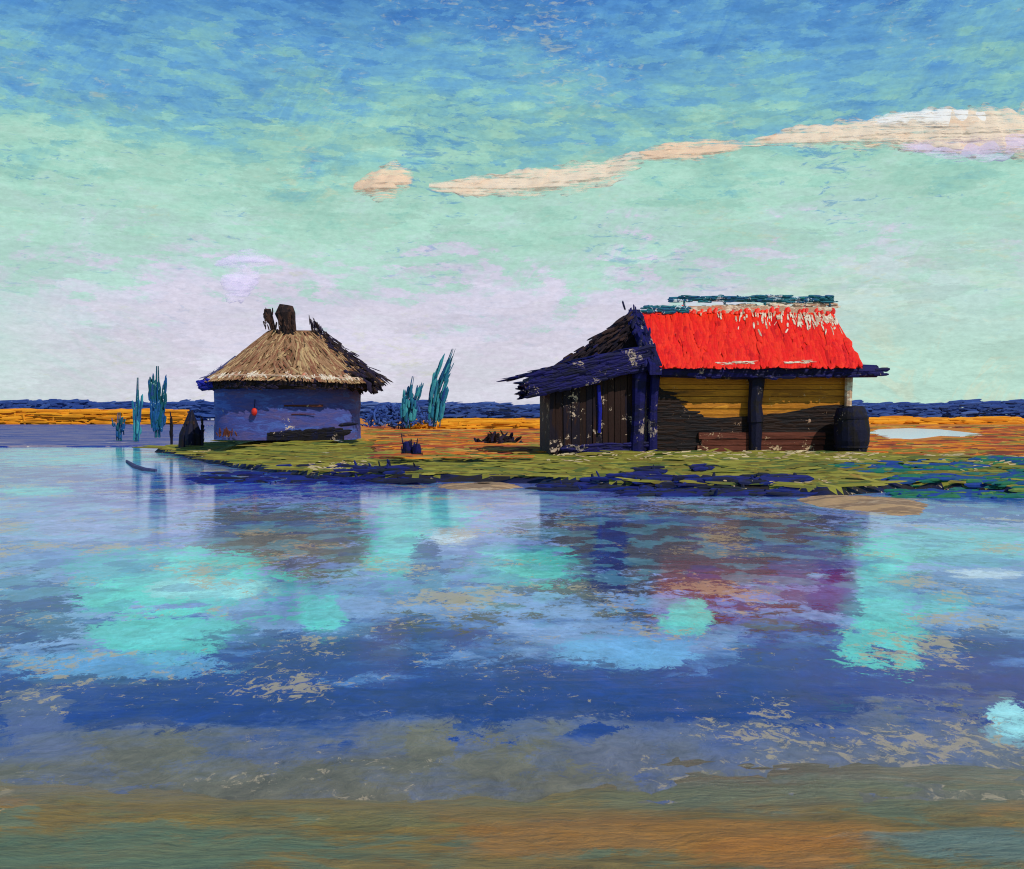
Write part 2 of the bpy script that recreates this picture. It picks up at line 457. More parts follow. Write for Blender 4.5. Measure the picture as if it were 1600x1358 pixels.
# ------------------------------------------------------------------ water
def water_material():
    m = bpy.data.materials.new('lagoon_water')
    m.use_nodes = True
    nt = m.node_tree
    n = N(nt)
    for x in list(nt.nodes):
        if x.type == 'BSDF_PRINCIPLED':
            nt.nodes.remove(x)
    pos = n.new('ShaderNodeNewGeometry').outputs['Position']
    flat = n.vmath('MULTIPLY', pos, (1, 1, 0))
    w1 = n.noise(n.mapping(flat, (0, 0, 0), (0, 0, 0), (.55, 1.1, 1)), 1, 9, .68, .6)
    w2 = n.noise(n.mapping(flat, (5, 3, 0), (0, 0, .05), (1.5, 1.5, 1)), 1, 9, .72, .7)
    w3 = n.noise(n.mapping(flat, (8, 1, 0), (0, 0, -.06), (8, 6, 1)), 1, 8, .74, .8)
    da, db_ = n.dabs(flat, (.9, .8, 1), .05, .4)
    dc, dd_ = n.dabs(flat, (3.2, 2.4, 1), -.04, .4, (3, 1, 0))
    wx, wy, wz = n.sep(flat)[:3]
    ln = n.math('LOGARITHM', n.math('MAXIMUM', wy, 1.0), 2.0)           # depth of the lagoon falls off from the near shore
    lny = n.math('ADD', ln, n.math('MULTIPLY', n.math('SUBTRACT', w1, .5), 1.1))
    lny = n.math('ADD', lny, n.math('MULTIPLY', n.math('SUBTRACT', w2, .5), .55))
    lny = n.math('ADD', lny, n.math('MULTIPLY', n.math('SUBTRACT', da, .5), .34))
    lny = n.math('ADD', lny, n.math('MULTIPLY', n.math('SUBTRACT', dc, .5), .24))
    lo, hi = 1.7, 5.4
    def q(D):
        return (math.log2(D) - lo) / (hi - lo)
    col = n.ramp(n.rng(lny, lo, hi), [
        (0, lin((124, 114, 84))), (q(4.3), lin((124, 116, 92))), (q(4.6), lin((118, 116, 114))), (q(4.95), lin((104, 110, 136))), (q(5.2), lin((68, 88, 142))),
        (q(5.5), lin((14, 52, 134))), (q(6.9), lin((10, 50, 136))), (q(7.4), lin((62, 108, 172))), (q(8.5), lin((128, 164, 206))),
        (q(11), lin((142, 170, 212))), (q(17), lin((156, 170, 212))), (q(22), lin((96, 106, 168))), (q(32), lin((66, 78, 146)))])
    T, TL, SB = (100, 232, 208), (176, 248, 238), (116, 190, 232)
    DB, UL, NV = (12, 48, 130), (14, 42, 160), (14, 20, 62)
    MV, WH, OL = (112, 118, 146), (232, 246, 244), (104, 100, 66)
    brk = n.math('ADD', n.math('MULTIPLY', n.math('SUBTRACT', w2, .5), 1.5), n.math('MULTIPLY', n.math('SUBTRACT', w3, .5), 2.1))
    brk = n.math('ADD', brk, n.math('MULTIPLY', n.math('SUBTRACT', dc, .5), .5))
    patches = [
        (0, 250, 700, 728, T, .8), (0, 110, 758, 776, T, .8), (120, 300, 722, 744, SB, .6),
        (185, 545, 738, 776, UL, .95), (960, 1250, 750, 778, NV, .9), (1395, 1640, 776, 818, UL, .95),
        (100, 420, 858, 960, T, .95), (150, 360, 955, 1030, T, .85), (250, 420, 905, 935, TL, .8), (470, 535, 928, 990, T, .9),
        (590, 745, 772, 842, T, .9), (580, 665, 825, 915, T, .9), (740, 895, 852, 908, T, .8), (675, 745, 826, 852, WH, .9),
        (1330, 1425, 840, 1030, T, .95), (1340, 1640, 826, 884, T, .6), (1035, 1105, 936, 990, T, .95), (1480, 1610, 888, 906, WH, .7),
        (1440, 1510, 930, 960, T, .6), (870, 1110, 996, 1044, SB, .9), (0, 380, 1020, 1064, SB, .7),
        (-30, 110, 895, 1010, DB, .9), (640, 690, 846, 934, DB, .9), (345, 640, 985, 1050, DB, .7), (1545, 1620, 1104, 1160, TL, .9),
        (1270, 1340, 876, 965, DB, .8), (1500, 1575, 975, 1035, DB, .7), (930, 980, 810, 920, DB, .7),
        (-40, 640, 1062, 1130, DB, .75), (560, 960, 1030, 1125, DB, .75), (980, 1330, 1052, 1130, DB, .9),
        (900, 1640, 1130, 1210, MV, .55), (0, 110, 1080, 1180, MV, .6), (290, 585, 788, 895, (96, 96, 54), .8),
(800, 1372, 786, 945, (80, 66, 38), .8)]  # brown and olive patches put the huts' reflections into the water colour
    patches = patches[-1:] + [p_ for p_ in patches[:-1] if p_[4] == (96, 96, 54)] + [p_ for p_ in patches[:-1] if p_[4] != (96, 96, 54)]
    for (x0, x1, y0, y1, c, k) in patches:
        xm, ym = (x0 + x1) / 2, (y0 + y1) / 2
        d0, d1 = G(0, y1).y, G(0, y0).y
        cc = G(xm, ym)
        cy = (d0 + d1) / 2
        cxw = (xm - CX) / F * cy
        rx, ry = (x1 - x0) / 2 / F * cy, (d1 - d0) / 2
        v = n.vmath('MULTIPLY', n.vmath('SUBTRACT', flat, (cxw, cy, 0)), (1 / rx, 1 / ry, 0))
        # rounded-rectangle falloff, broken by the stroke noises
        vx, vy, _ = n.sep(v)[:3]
        vx = n.math('SUBTRACT', vx, n.math('MULTIPLY', vy, cxw / cy * ry / rx))      # each patch trails along its own heading
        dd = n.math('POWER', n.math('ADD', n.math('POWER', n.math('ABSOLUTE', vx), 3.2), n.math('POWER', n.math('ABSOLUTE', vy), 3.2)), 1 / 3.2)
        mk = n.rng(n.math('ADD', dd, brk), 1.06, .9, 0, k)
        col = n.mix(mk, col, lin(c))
    # each brush-length of water its own tone
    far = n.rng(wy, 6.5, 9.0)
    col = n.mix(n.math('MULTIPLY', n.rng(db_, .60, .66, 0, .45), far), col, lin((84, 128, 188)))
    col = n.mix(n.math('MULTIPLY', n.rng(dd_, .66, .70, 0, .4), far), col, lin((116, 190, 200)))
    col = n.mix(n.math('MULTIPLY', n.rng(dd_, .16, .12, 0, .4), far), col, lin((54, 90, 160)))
    kk = n.rng(n.math('ADD', n.math('MULTIPLY', w2, .5), n.math('MULTIPLY', w3, .5)), .34, .66, .55, 1.45)
    col = n.mix(1.0, col, n.comb(kk, kk, kk), 'MULTIPLY')
    # drifting straw flecks
    fl = n.noise(n.mapping(flat, (2, 2, 0), (0, 0, 0), (11, 8, 1)), 1, 7, .76, .8)
    gt = n.noise(n.mapping(flat, (12, 4, 0), (0, 0, 0), (.9, .7, 1)), 1, 3, .55)
    s = n.math('ADD', fl, n.math('MULTIPLY', n.math('SUBTRACT', gt, .5), 1.0))
    col = n.mix(n.rng(s, .61, .66, 0, .75), col, lin((196, 172, 132)))
    # small ripples
    rp = n.noise(n.mapping(flat, (0, 0, 0), (0, 0, 0), (1.1, 3.0, 1)), 1, 6, .55, .3)
    hgt = n.math('ADD', rp, n.math('MULTIPLY', w2, .25))
    nb = n.bump(hgt, .10, .03)
    df = n.new('ShaderNodeBsdfDiffuse')
    n.put(df.inputs['Color'], col)
    n.put(df.inputs['Normal'], n.bump(n.math('ADD', w2, w3), .5, .05))
    gl = n.new('ShaderNodeBsdfGlossy')
    gl.inputs['Roughness'].default_value = .10
    gl.inputs['Color'].default_value = (.93, .97, .97, 1)
    n.put(gl.inputs['Normal'], nb)
    fr = n.new('ShaderNodeFresnel')
    fr.inputs['IOR'].default_value = 1.3
    n.put(fr.inputs['Normal'], nb)
    mx = n.new('ShaderNodeMixShader')
    n.put(mx.inputs[0], n.math('MULTIPLY', fr.outputs[0], .68))
    n.put(mx.inputs[1], df.outputs[0])
    n.put(mx.inputs[2], gl.outputs[0])
    out = [x for x in nt.nodes if x.type == 'OUTPUT_MATERIAL'][0]
    n.put(out.inputs['Surface'], mx.outputs[0])
    return m


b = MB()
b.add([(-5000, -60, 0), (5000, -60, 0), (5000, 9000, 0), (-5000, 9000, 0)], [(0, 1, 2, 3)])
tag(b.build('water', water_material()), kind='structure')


# ------------------------------------------------------------------ land
def inside_dist(X, Y, poly):
    poly = np.array(poly, float)
    ins = np.zeros(X.shape, bool)
    dist = np.full(X.shape, 1e9)
    for i in range(len(poly)):
        ax, ay = poly[i]
        bx, by = poly[(i + 1) % len(poly)]
        cond = ((ay > Y) != (by > Y))
        with np.errstate(divide='ignore', invalid='ignore'):
            xi = (bx - ax) * (Y - ay) / (by - ay if by != ay else 1e-9) + ax
        ins ^= cond & (X < xi)
        t = np.clip(((X - ax) * (bx - ax) + (Y - ay) * (by - ay)) / ((bx - ax) ** 2 + (by - ay) ** 2), 0, 1)
        dist = np.minimum(dist, np.hypot(X - ax - t * (bx - ax), Y - ay - t * (by - ay)))
    return np.where(ins, dist, -dist)


def wobble(X, Y, s, seed):
    rs = np.random.RandomState(seed)
    o = np.zeros_like(X)
    for k in range(9):
        a, ph, f = rs.uniform(0, 6.28), rs.uniform(0, 6.28), s * 1.5 ** k
        o += np.sin((X * math.cos(a) + Y * math.sin(a)) * f + ph) / 1.35 ** k
    return o / 3.0


SHORE = [(285, 711), (300, 718), (350, 727), (430, 739), (540, 751), (640, 754), (740, 753), (850, 755), (1000, 766), (1120, 770),
         (1240, 772), (1290, 779), (1330, 772), (1420, 764), (1500, 768), (1600, 774), (1800, 778)]
ISLAND = [tuple(G(*p)[:2]) for p in SHORE] + [(30, 20), (34, 25), (22, 27), (15, 28.2), (11.6, 31), (11.3, 35), (4.5, 34.5), (1.5, 31.6), (-1, 31), (-3.6, 33), (-4.2, 40), (-8, 44), (-12.5, 42.5), (-14, 40)]
TH = P(450, 680, 36)          # thatched hut
RH = P(1170, 706, 28.3)       # red-roofed hut


def ground_z(X, Y):
    X, Y = np.asarray(X, float), np.asarray(Y, float)
    d = inside_dist(X, Y, ISLAND) + .22 * wobble(X, Y, 1.1, 3)
    st = lambda a, b_: (lambda q_: q_ * q_ * (3 - 2 * q_))(np.clip((d - a) / (b_ - a), 0, 1))
    z = -.5 + .5 * st(-1.2, 0) + .17 * st(-.04, .14) + .31 * st(.2, 5.5)
    z += .27 * np.exp(-(((X - TH.x) / 5) ** 2 + ((Y - TH.y) / 5) ** 2)) * st(.2, 3)
    z += .03 * wobble(X, Y, 1.7, 8) * st(.2, 2)
    return z


xs = np.arange(-17, 30.01, .16)
ys = np.concatenate([np.arange(18.5, 40, .14), np.arange(40, 57, .4)])
X, Y = np.meshgrid(xs, ys)
Z = ground_z(X, Y)
b = MB()
nx, ny = len(xs), len(ys)
b.v = list(zip(X.ravel().tolist(), Y.ravel().tolist(), Z.ravel().tolist()))
for j in range(ny - 1):
    for i in range(nx - 1):
        a = j * nx + i
        q_ = (a, a + 1, a + 1 + nx, a + nx)
        if max(b.v[k][2] for k in q_) > -.35:
            b.f.append(q_)
o = b.build('island_ground', [MATS['grass_ground'], MATS['peat']], smooth=True)
for p in o.data.polygons:
    if p.center.z < .13 + R(-.03, .03):
        p.material_index = 1
tag(o, kind='structure')


def sheet(name, poly, z, mat, edge=1.0):
    """a low sheet of ground, its rim turned down below the water"""
    c = Vector((sum(p[0] for p in poly) / len(poly), sum(p[1] for p in poly) / len(poly), 0))
    pts = []
    for i in range(len(poly)):
        a, d = Vector((*poly[i], 0)), Vector((*poly[(i + 1) % len(poly)], 0))
        L = (d - a).length
        m = max(2, int(L / (edge * 1.3)))
        for k in range(m):
            q = a.lerp(d, k / m)
            pts.append(q + Vector((R(-.5, .5), R(-.5, .5), 0)) * edge * .6)
    n = len(pts)
    b = MB()
    top = [(p.x, p.y, z) for p in pts]
    rim = [((p + (p - c).normalized() * edge * .5)) for p in pts]
    b.v = top + [(p.x, p.y, -.3) for p in rim]
    b.f = [tuple(range(n))] + [(i, i + n, (i + 1) % n + n, (i + 1) % n) for i in range(n)]
    return tag(b.build(name, mat), kind='structure')


sheet('field', [(-5, 38), (-4.2, 31.5), (2, 30.6), (11, 28), (17, 26), (30, 24.5), (60, 44), (-6, 44)], .36, MATS['terracotta'], .8)
sheet('stubble_field', [(-6, 42), (60, 42), (150, 175), (-30, 175)], .385, MATS['stubble'], 2)
sheet('mud_flat', [(-15.2, 46), (-24, 45), (-60, 47), (-170, 150), (-40, 152), (-30, 100), (-16, 52)], .05, MATS['mud'], 1.0)
def sandbar(px, py, rx, ry, h, seed):
    c = G(px, py)
    xs = np.linspace(-1.7, 1.7, 70)
    X, Y = np.meshgrid(xs, xs)
    r = np.hypot(X, Y) + .3 * wobble(X, Y * 1.4, 2.0, seed) + .12 * wobble(X, Y, 7, seed + 1)
    Z = h * (1 - r ** 1.6) + .006 * wobble(X, Y, 14, seed)
    Z = np.clip(Z, -.12, h)
    b = MB()
    b.v = list(zip((c.x + X * rx).ravel().tolist(), (c.y + Y * ry).ravel().tolist(), Z.ravel().tolist()))
    b.f = [(j * 70 + i, j * 70 + i + 1, (j + 1) * 70 + i + 1, (j + 1) * 70 + i) for j in range(69) for i in range(69)]
    return tag(b.build('sandbar', MATS['sand'], smooth=True), kind='structure')


sandbar(1342, 786, .95, 1.7, .10, 2)
sandbar(752, 760, .95, 1.0, .07, 7)

# a pale pool lying in the field on the right
m = bpy.data.materials.new('pool_water')
m.use_nodes = True
n = N(m.node_tree)
bs = m.node_tree.nodes['Principled BSDF']
bs.inputs['Base Color'].default_value = (.8, .82, .92, 1)
bs.inputs['Roughness'].default_value = .12
tc = n.new('ShaderNodeTexCoord').outputs['Object']
n.put(bs.inputs['Normal'], n.bump(n.noise(n.mapping(tc, scale=(.2, .4, 1)), 1.0, 2), .05))
b = MB()
pl = [(1354, 677), (1372, 671), (1420, 669), (1470, 671), (1515, 676), (1545, 679.5), (1500, 682), (1468, 681), (1445, 684), (1410, 687), (1386, 690), (1380, 683)]
pts = [G(px, py, .4) for px, py in pl]
b.v = [(p.x, p.y, .40) for p in pts] + [(p.x, p.y, .30) for p in pts]
k = len(pts)
b.f = [tuple(range(k))] + [(i, i + k, (i + 1) % k + k, (i + 1) % k) for i in range(k)]
tag(b.build('pool', m), kind='structure')

# near shore, wet mud running under the water
xs = np.arange(-4.5, 4.51, .06)
ys = np.arange(-3, 6.2, .05)
X, Y = np.meshgrid(xs, ys)
Z = -.034 * (Y - 4.55) + .022 * wobble(X, Y * 2.0, 1.5, 21) + .012 * wobble(X, Y * 2, 5, 5) + .005 * wobble(X, Y * 1.5, 14, 9)
Z = np.minimum(Z, .16 + .01 * wobble(X, Y, 2, 6))
b = MB()
nx, ny = len(xs), len(ys)
b.v = list(zip(X.ravel().tolist(), Y.ravel().tolist(), Z.ravel().tolist()))
b.f = [(j * nx + i, j * nx + i + 1, (j + 1) * nx + i + 1, (j + 1) * nx + i) for j in range(ny - 1) for i in range(nx - 1)]
sm = MATS['shore_mud']                                  # beds of rust, green weed and grey silt in the mud
n = N(sm.node_tree)
bs = sm.node_tree.nodes['Principled BSDF']
col = bs.inputs['Base Color'].links[0].from_socket
tc = n.new('ShaderNodeTexCoord').outputs['Object']
r1 = n.noise(n.mapping(tc, (1, 2, 0), (0, 0, 0), (1, 2.4, 1)), 1.2, 9, .75, .7)
sy = n.math('ADD', n.sep(tc)[1], n.math('MULTIPLY', n.math('SUBTRACT', r1, .5), 1.3))       # grey silt band by the waterline
st_ = n.rng(n.noise(n.mapping(tc, (4, 2, 0), (0, 0, 0), (1.5, 8, 1)), 2, 8, .75, .4), .3, .7, .7, 1.3)
col = n.mix(n.rng(sy, 4.1, 4.75, 0, .9), col, n.mix(1.0, lin((124, 116, 96)), n.comb(st_, st_, st_), 'MULTIPLY'))
c1, c2 = n.dabs(tc, (2.2, 5, 1), .04, .4)
for cx_, cy_, rx, ry, c, k in ((.55, 3.9, .75, .16, (176, 116, 34), .8), (1.0, 3.72, .35, .12, (180, 114, 30), .8), (.1, 4.1, .5, .1, (160, 112, 44), .7),
                               (-1.6, 3.75, 1.0, .2, (100, 122, 88), .8), (1.8, 3.75, .4, .14, (104, 130, 116), .85), (-1.35, 4.75, .3, .1, (120, 98, 36), .8),
                               (-.5, 4.3, 1.1, .22, (140, 118, 58), .6), (1.2, 4.35, .9, .16, (116, 118, 82), .6)):
    d = n.vmath('LENGTH', n.vmath('MULTIPLY', n.vmath('SUBTRACT', n.vmath('MULTIPLY', tc, (1, 1, 0)), (cx_, cy_, 0)), (1 / rx, 1 / ry, 0)))
    e = n.math('ADD', d, n.math('ADD', n.math('MULTIPLY', n.math('SUBTRACT', r1, .5), 2.6), n.math('MULTIPLY', n.math('SUBTRACT', c1, .5), .7)))
    f2 = n.noise(n.mapping(tc, (cx_, 2, 0), (0, 0, 0), (2, 9, 1)), 3, 7, .75, .4)
    t3 = n.rng(f2, .3, .7, .65, 1.35)
    col = n.mix(n.rng(e, 1.15, .7, 0, k), col, n.mix(1.0, lin(c), n.comb(t3, t3, t3), 'MULTIPLY'))
n.put(bs.inputs['Base Color'], col)
n.put(bs.inputs['Roughness'], n.rng(sy, 4.0, 4.7, .55, .16))
bs.inputs['Specular IOR Level'].default_value = .5
tag(b.build('shore', sm, smooth=True), kind='structure')


# ------------------------------------------------------------------ grass, sedge, reeds, far wood
def gz(x, y):
    return float(ground_z(np.array([x]), np.array([y]))[0])


b = MB()
pts = []
NP = 13000
RX, RY = np.random.RandomState(4).uniform(-15, 27, NP), 19 + 28 * np.random.RandomState(5).uniform(0, 1, NP) ** 1.4
RZ = ground_z(RX, RY)
for x, y, z in zip(RX, RY, RZ):
    if z < .15 or abs(x) > .62 * y:
        continue
    if abs(x - RH.x) < 3.2 and 28.4 < y < 32 or (x - TH.x) ** 2 / 6 + (y - TH.y) ** 2 / 4 < 1:
        continue
    L = R(.25, 1.0) * y / 26
    a = R(-.16, .16)
    dx, dy, dz = math.cos(a) * L, math.sin(a) * L, R(-.02, .03) if R(0, 1) < .95 else R(.04, .12)
    if R(0, 1) < .5:
        dx = -dx
    b.dab((x, y, z), (x + dx, y + dy, z + .015 + dz), R(.05, .13), (0, -.5, 1), .1, R(0, .02))
tag(b.build('grass', MATS['grass_blade']), 'olive and yellow green marsh grass covering the low island', 'grass', kind='stuff')


b = MB()
for (x0, x1, y0, y1, cnt) in ((845, 1020, 690, 722, 150), (1000, 1345, 703, 718, 170), (1300, 1380, 690, 724, 70), (1120, 1290, 768, 776, 50),
                              (300, 360, 676, 700, 40), (540, 610, 655, 684, 60), (480, 580, 735, 752, 90), (280, 330, 712, 724, 40), (1440, 1600, 720, 742, 130)):
    for _ in range(cnt):
        px, py = R(x0, x1), R(y0, y1)
        D = (H - .42) * F / (py - HY)
        for _k in range(3):
            x = (px - CX) / F * D
            z = gz(x, D)
            D = (H - max(z, 0)) * F / (py - HY)
        x = (px - CX) / F * D
        z = max(gz(x, D), .0)
        if D > 44 or z < .02:
            continue
        L = R(.06, .26) * D / 26
        b.dab((x, D, z + R(.02, .07)), (x + L, D + R(-.1, .1), z + R(.02, .08)), R(.015, .04), (0, -1, .6), .4)
tag(b.build('straw_litter', MATS['pale_straw']), 'pale straw scattered on the grass around both huts', 'straw', kind='stuff')


def tufts(spec, mat, name, label, cat, wid=(.02, .05)):
    b = MB()
    for (x0, x1, y0, y1, cnt, h0, h1) in spec:
        for _ in range(cnt):
            px = R(x0, x1)
            g = G(px, R(y0, y1), .05)
            z = max(-.02, gz(g.x, g.y))
            h = R(h0, h1)
            lean = R(-.5, .5) * h
            if R(0, 1) < .85:
                L = R(.25, .9)
                b.dab((g.x - L / 2, g.y, z + R(.02, h * .7)), (g.x + L / 2, g.y + R(-.1, .1), z + R(.02, h * .7)), R(.04, .11), (0, -1, .3), .25)
                continue
            b.dab((g.x, g.y, z), (g.x + lean, g.y + R(-.1, .1), z + h), R(*wid) * 1.6, (0, -1, .2), .4, R(-.1, .1))
    return tag(b.build(name, mat), label, cat, kind='stuff')


tufts([(990, 1250, 759, 772, 300, .04, .16), (1012, 1026, 751, 755, 6, .15, .3), (1092, 1108, 751, 755, 6, .15, .28), (850, 1000, 756, 764, 70, .05, .2),
       (520, 660, 744, 754, 90, .08, .3), (300, 560, 736, 752, 90, .03, .08)],
      MATS['sedge_navy'], 'sedge', 'dark navy sedge fringing the water edge of the island', 'sedge')
tufts([(1310, 1640, 744, 752, 110, .03, .07), (1400, 1640, 756, 774, 260, .03, .10)],
      MATS['sedge_teal'], 'waterside_reeds', 'teal and green reeds along the bank at far right', 'reeds', (.03, .08))


def reed_bed(name, x0, x1, D0, D1, z, h0, h1, cnt, label):
    b = MB()
    for _ in range(cnt):
        D = R(D0, D1)
        px = R(x0, x1)
        p = P(px, 640, D)
        h = R(h0, h1)
        if R(0, 1) < .8:                                  # wind-laid
            L = R(1, 4) * D / 100
            zz = z + R(0, h)
            b.dab((p.x - L / 2, D, zz), (p.x + L / 2, D + R(-.3, .3), zz + R(-.12, .12)), R(.15, .4) * D / 100, (0, -1, .4), .4)
            continue
        b.dab((p.x, D, z - .05), (p.x + R(-.3, .3) * h, D, z + h), R(.12, .32) * D / 100, (0, -1, 0), .5)
    return tag(b.build(name, MATS['gold_reed']), label, 'reeds', kind='stuff')


reed_bed('reed_bed', -400, 276, 110, 122, .03, .8, 1.65, 7600, 'orange gold reed bed along the far shore at left')
reed_bed('reed_bed', 650, 875, 62, 74, .36, .15, .62, 1500, 'orange gold reeds in the field between the two huts')
reed_bed('reed_bed', 1345, 1590, 88, 98, .38, .1, .5, 1000, 'orange gold reeds behind the pale pool at right')

b = MB()
for _ in range(2600):
    D = 26 + 50 * R(0, 1) ** 1.6
    px = R(600, 900) if R(0, 1) < .55 else R(1330, 1680)
    p = P(px, 640, D)
    if D < 44 and gz(p.x, D) > .33:
        continue
    if ((px - 1440) / 100) ** 2 + ((D - 56) / 16) ** 2 < 1.1 or (D < 44 and inside_dist(np.array([p.x]), np.array([D]), ISLAND)[0] < -.3 and D < 27):
        continue
    L = R(.4, 1.8) * D / 40
    z = .40
    b.dab((p.x - L / 2, D, z + R(0, .05)), (p.x + L / 2, D + R(-.2, .2), z + R(0, .07)), R(.06, .16) * D / 40, (0, -.6, 1), .25)
tag(b.build('dry_grass', MATS['dry_stroke']), 'rust, ochre and olive dry grass lying over the fields', 'dry grass', kind='stuff')
b = MB()
for _ in range(8800):
    px = R(-60, 1680) if R(0, 1) < .7 else R(-620, 2220)
    D = R(146, 168)
    hmax = 2.45 + .22 * math.sin(px * .021) + .14 * math.sin(px * .067 + 1)
    if px > 1330:
        hmax += .15
    if px < 330:
        hmax += .25
    p = P(px, 640, D)
    z = hmax * R(0, 1) ** .8 + .1
    L = R(.8, 3.0)
    b.dab((p.x - L / 2, D, z), (p.x + L / 2, D + R(-.3, .3), z + R(-.15, .3)), R(.18, .5), (0, -.8, .6), .7)
for _ in range(320):
    px = R(-500, 2100)
    D = R(150, 165)
    p = P(px, 640, D)
    b.tube([(p.x, D, 0), (p.x + R(-.2, .2), D, R(1.4, 2.4))], [.14, .06], 5)
tag(b.build('distant_wood', MATS['far_leaf']), 'far low blue wood along the whole horizon', 'wood', kind='stuff')


def bush(px, py, D, w, h, cnt, mat, label, cat='bush', group=None):
    base = P(px, py, D)
    t = thing('bush', base, label, cat, group)
    b = MB()
    for _ in range(cnt):
        a, r = R(0, 6.28), math.sqrt(R(0, 1))
        zz = R(.05, 1)
        s = math.sqrt(max(.05, 1 - (zz * .95) ** 2))
        c = Vector((math.cos(a) * r * w * s, math.sin(a) * r * w * .6 * s, zz * h))
        d = Vector((R(-1, 1), R(-.5, .5), R(-.1, .8))).normalized() * R(.15, .45)
        b.dab(c, c + d, R(.06, .16), (0, -1, .4), .5)
    b.build('foliage', mat, t)
    b = MB()
    for _ in range(7):
        x = R(-.5, .5) * w
        b.tube([(x * .4, R(-.2, .2), -.08), (x, R(-.3, .3), h * .7)], [.035, .012], 5)
    b.build('stem', MATS['black_wood'], t)
    return t


bush(622, 668, 62, 2.3, 1.2, 620, MATS['far_leaf'], 'low dark blue scrub just right of the thatched hut')
bush(776, 706, 37, .95, .45, 150, MATS['dark_thatch'], 'low brown scrub on the bank left of the lean-to')


# ------------------------------------------------------------------ red-roofed hut
def red_hut():
    t = thing('red_roofed_hut', RH + Vector((0, 0, -.02)), 'wooden hut with bright red roof and dark lean-to at its left', 'hut', rz=math.radians(4))
    K = 56.5
    lx = lambda px: (px - 1170) / K
    lz = lambda py: (706 - py) / K
    # walls
    b = MB()
    zz = .9
    while zz < 2.34:
        h = R(.14, .2)
        b.box(-2.72, 2.86, R(-.015, .015), .1, zz, zz + h - .012, .006)
        zz += h
    b.build('front_wall', MATS['ochre_plank'], t)
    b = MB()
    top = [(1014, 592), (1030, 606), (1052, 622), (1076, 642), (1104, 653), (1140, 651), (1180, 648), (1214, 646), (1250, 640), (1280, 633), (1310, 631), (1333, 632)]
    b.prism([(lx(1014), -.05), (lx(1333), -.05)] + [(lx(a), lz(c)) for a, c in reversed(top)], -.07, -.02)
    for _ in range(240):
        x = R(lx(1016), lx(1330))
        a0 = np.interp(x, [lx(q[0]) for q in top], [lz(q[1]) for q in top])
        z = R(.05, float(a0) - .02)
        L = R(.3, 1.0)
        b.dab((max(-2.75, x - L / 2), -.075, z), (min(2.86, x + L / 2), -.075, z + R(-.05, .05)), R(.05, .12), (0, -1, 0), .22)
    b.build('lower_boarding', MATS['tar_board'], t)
    b = MB()
    for z0, z1 in ((.02, .2), (.215, .36), (.375, .55)):
        b.box(lx(1085) + R(0, .15), lx(1292) - R(0, .1), -.16, -.085, z0, z1, .012)
    b.build('skirting_board', MATS['rust_board'], t)
    b = MB()                                            # back and right walls, both gables
    for yb in (3.3,):
        b.box(-2.74, 2.88, yb, yb + .1, -.05, 2.42)
    b.build('back_wall', MATS['tar_board'], t)
    for xg in (-2.84, 2.88):
        b = MB()
        vs = [(xg, .1, -.05), (xg, 3.3, -.05), (xg, 3.3, 2.42), (xg, 1.7, 3.86), (xg, .1, 2.42)]
        vs2 = [(x + .09, y, z) for x, y, z in vs]
        b.add(vs + vs2, [(4, 3, 2, 1, 0), (5, 6, 7, 8, 9)] + [(i, (i + 1) % 5, (i + 1) % 5 + 5, i + 5) for i in range(5)])
        b.build('gable_wall', MATS['navy_wood'], t)
    # posts
    b = MB()
    b.tube([(.13, -.2, .85), (.1, -.21, 1.3), (.16, -.2, 1.9), (.12, -.2, 2.36)], [.23, .19, .21, .3], 9)
    b.tube([(.1, -.2, -.05), (.13, -.2, .9)], [.16, .2], 9)
    b.build('post', MATS['black_wood'], t)
    b = MB()
    b.tube([(2.78, -.12, -.05), (2.76, -.13, 1.2), (2.80, -.12, 2.36)], [.12, .10, .12], 8)
    p = b.build('corner_post', MATS['ridge_lime'], t)
    p['label'] = 'pale flaking corner post'
    # eave beam running out past the roof on the right
    b = MB()
    b.tube([(-2.55, -.42, 2.24), (-.5, -.42, 2.20), (1.2, -.42, 2.22), (2.7, -.42, 2.25), (3.45, -.42, 2.24)], [.17, .2, .16, .19, .17], 8)
    for _ in range(90):
        x = R(-2.5, 3.35)
        z = 2.22 + R(-.17, .1)
        b.dab((x, -.58, z), (x + R(.15, .5), -.58, z + R(-.06, .06)), R(.05, .12), (0, -1, 0), .4)
    b.build('eave_beam', MATS['navy_wood'], t)
    # roof: two slopes
    E0, R0 = Vector((-2.6, -.62, 2.34)), Vector((-2.74, 1.7, 4.02))
    E1, R1 = Vector((2.98, -.62, 2.38)), Vector((3.04, 1.7, 4.08))
    b = MB()
    nn = Vector((0, -.58, .81))

    def sl(u, v):
        return E0.lerp(E1, u).lerp(R0.lerp(R1, u), v) + nn * (.02 * math.sin(u * 37) + .015 * math.sin(u * 13 + v * 5))
    U, V = 40, 10
    vs = [sl(i / U, j / V) for j in range(V + 1) for i in range(U + 1)]
    vs += [q - nn * .09 for q in vs]
    o = (U + 1) * (V + 1)
    fs = []
    for j in range(V):
        for i in range(U):
            a = j * (U + 1) + i
            fs += [(a, a + 1, a + U + 2, a + U + 1), (a + o, a + U + 1 + o, a + U + 2 + o, a + 1 + o)]
    for i in range(U):
        fs += [(i, i + o, i + 1 + o, i + 1), (V * (U + 1) + i, V * (U + 1) + i + 1, V * (U + 1) + i + 1 + o, V * (U + 1) + i + o)]
    for j in range(V):
        a, c = j * (U + 1), (j + 1) * (U + 1)
        fs += [(a, c, c + o, a + o), (a + U, a + U + o, c + U + o, c + U)]
    b.add(vs, fs)
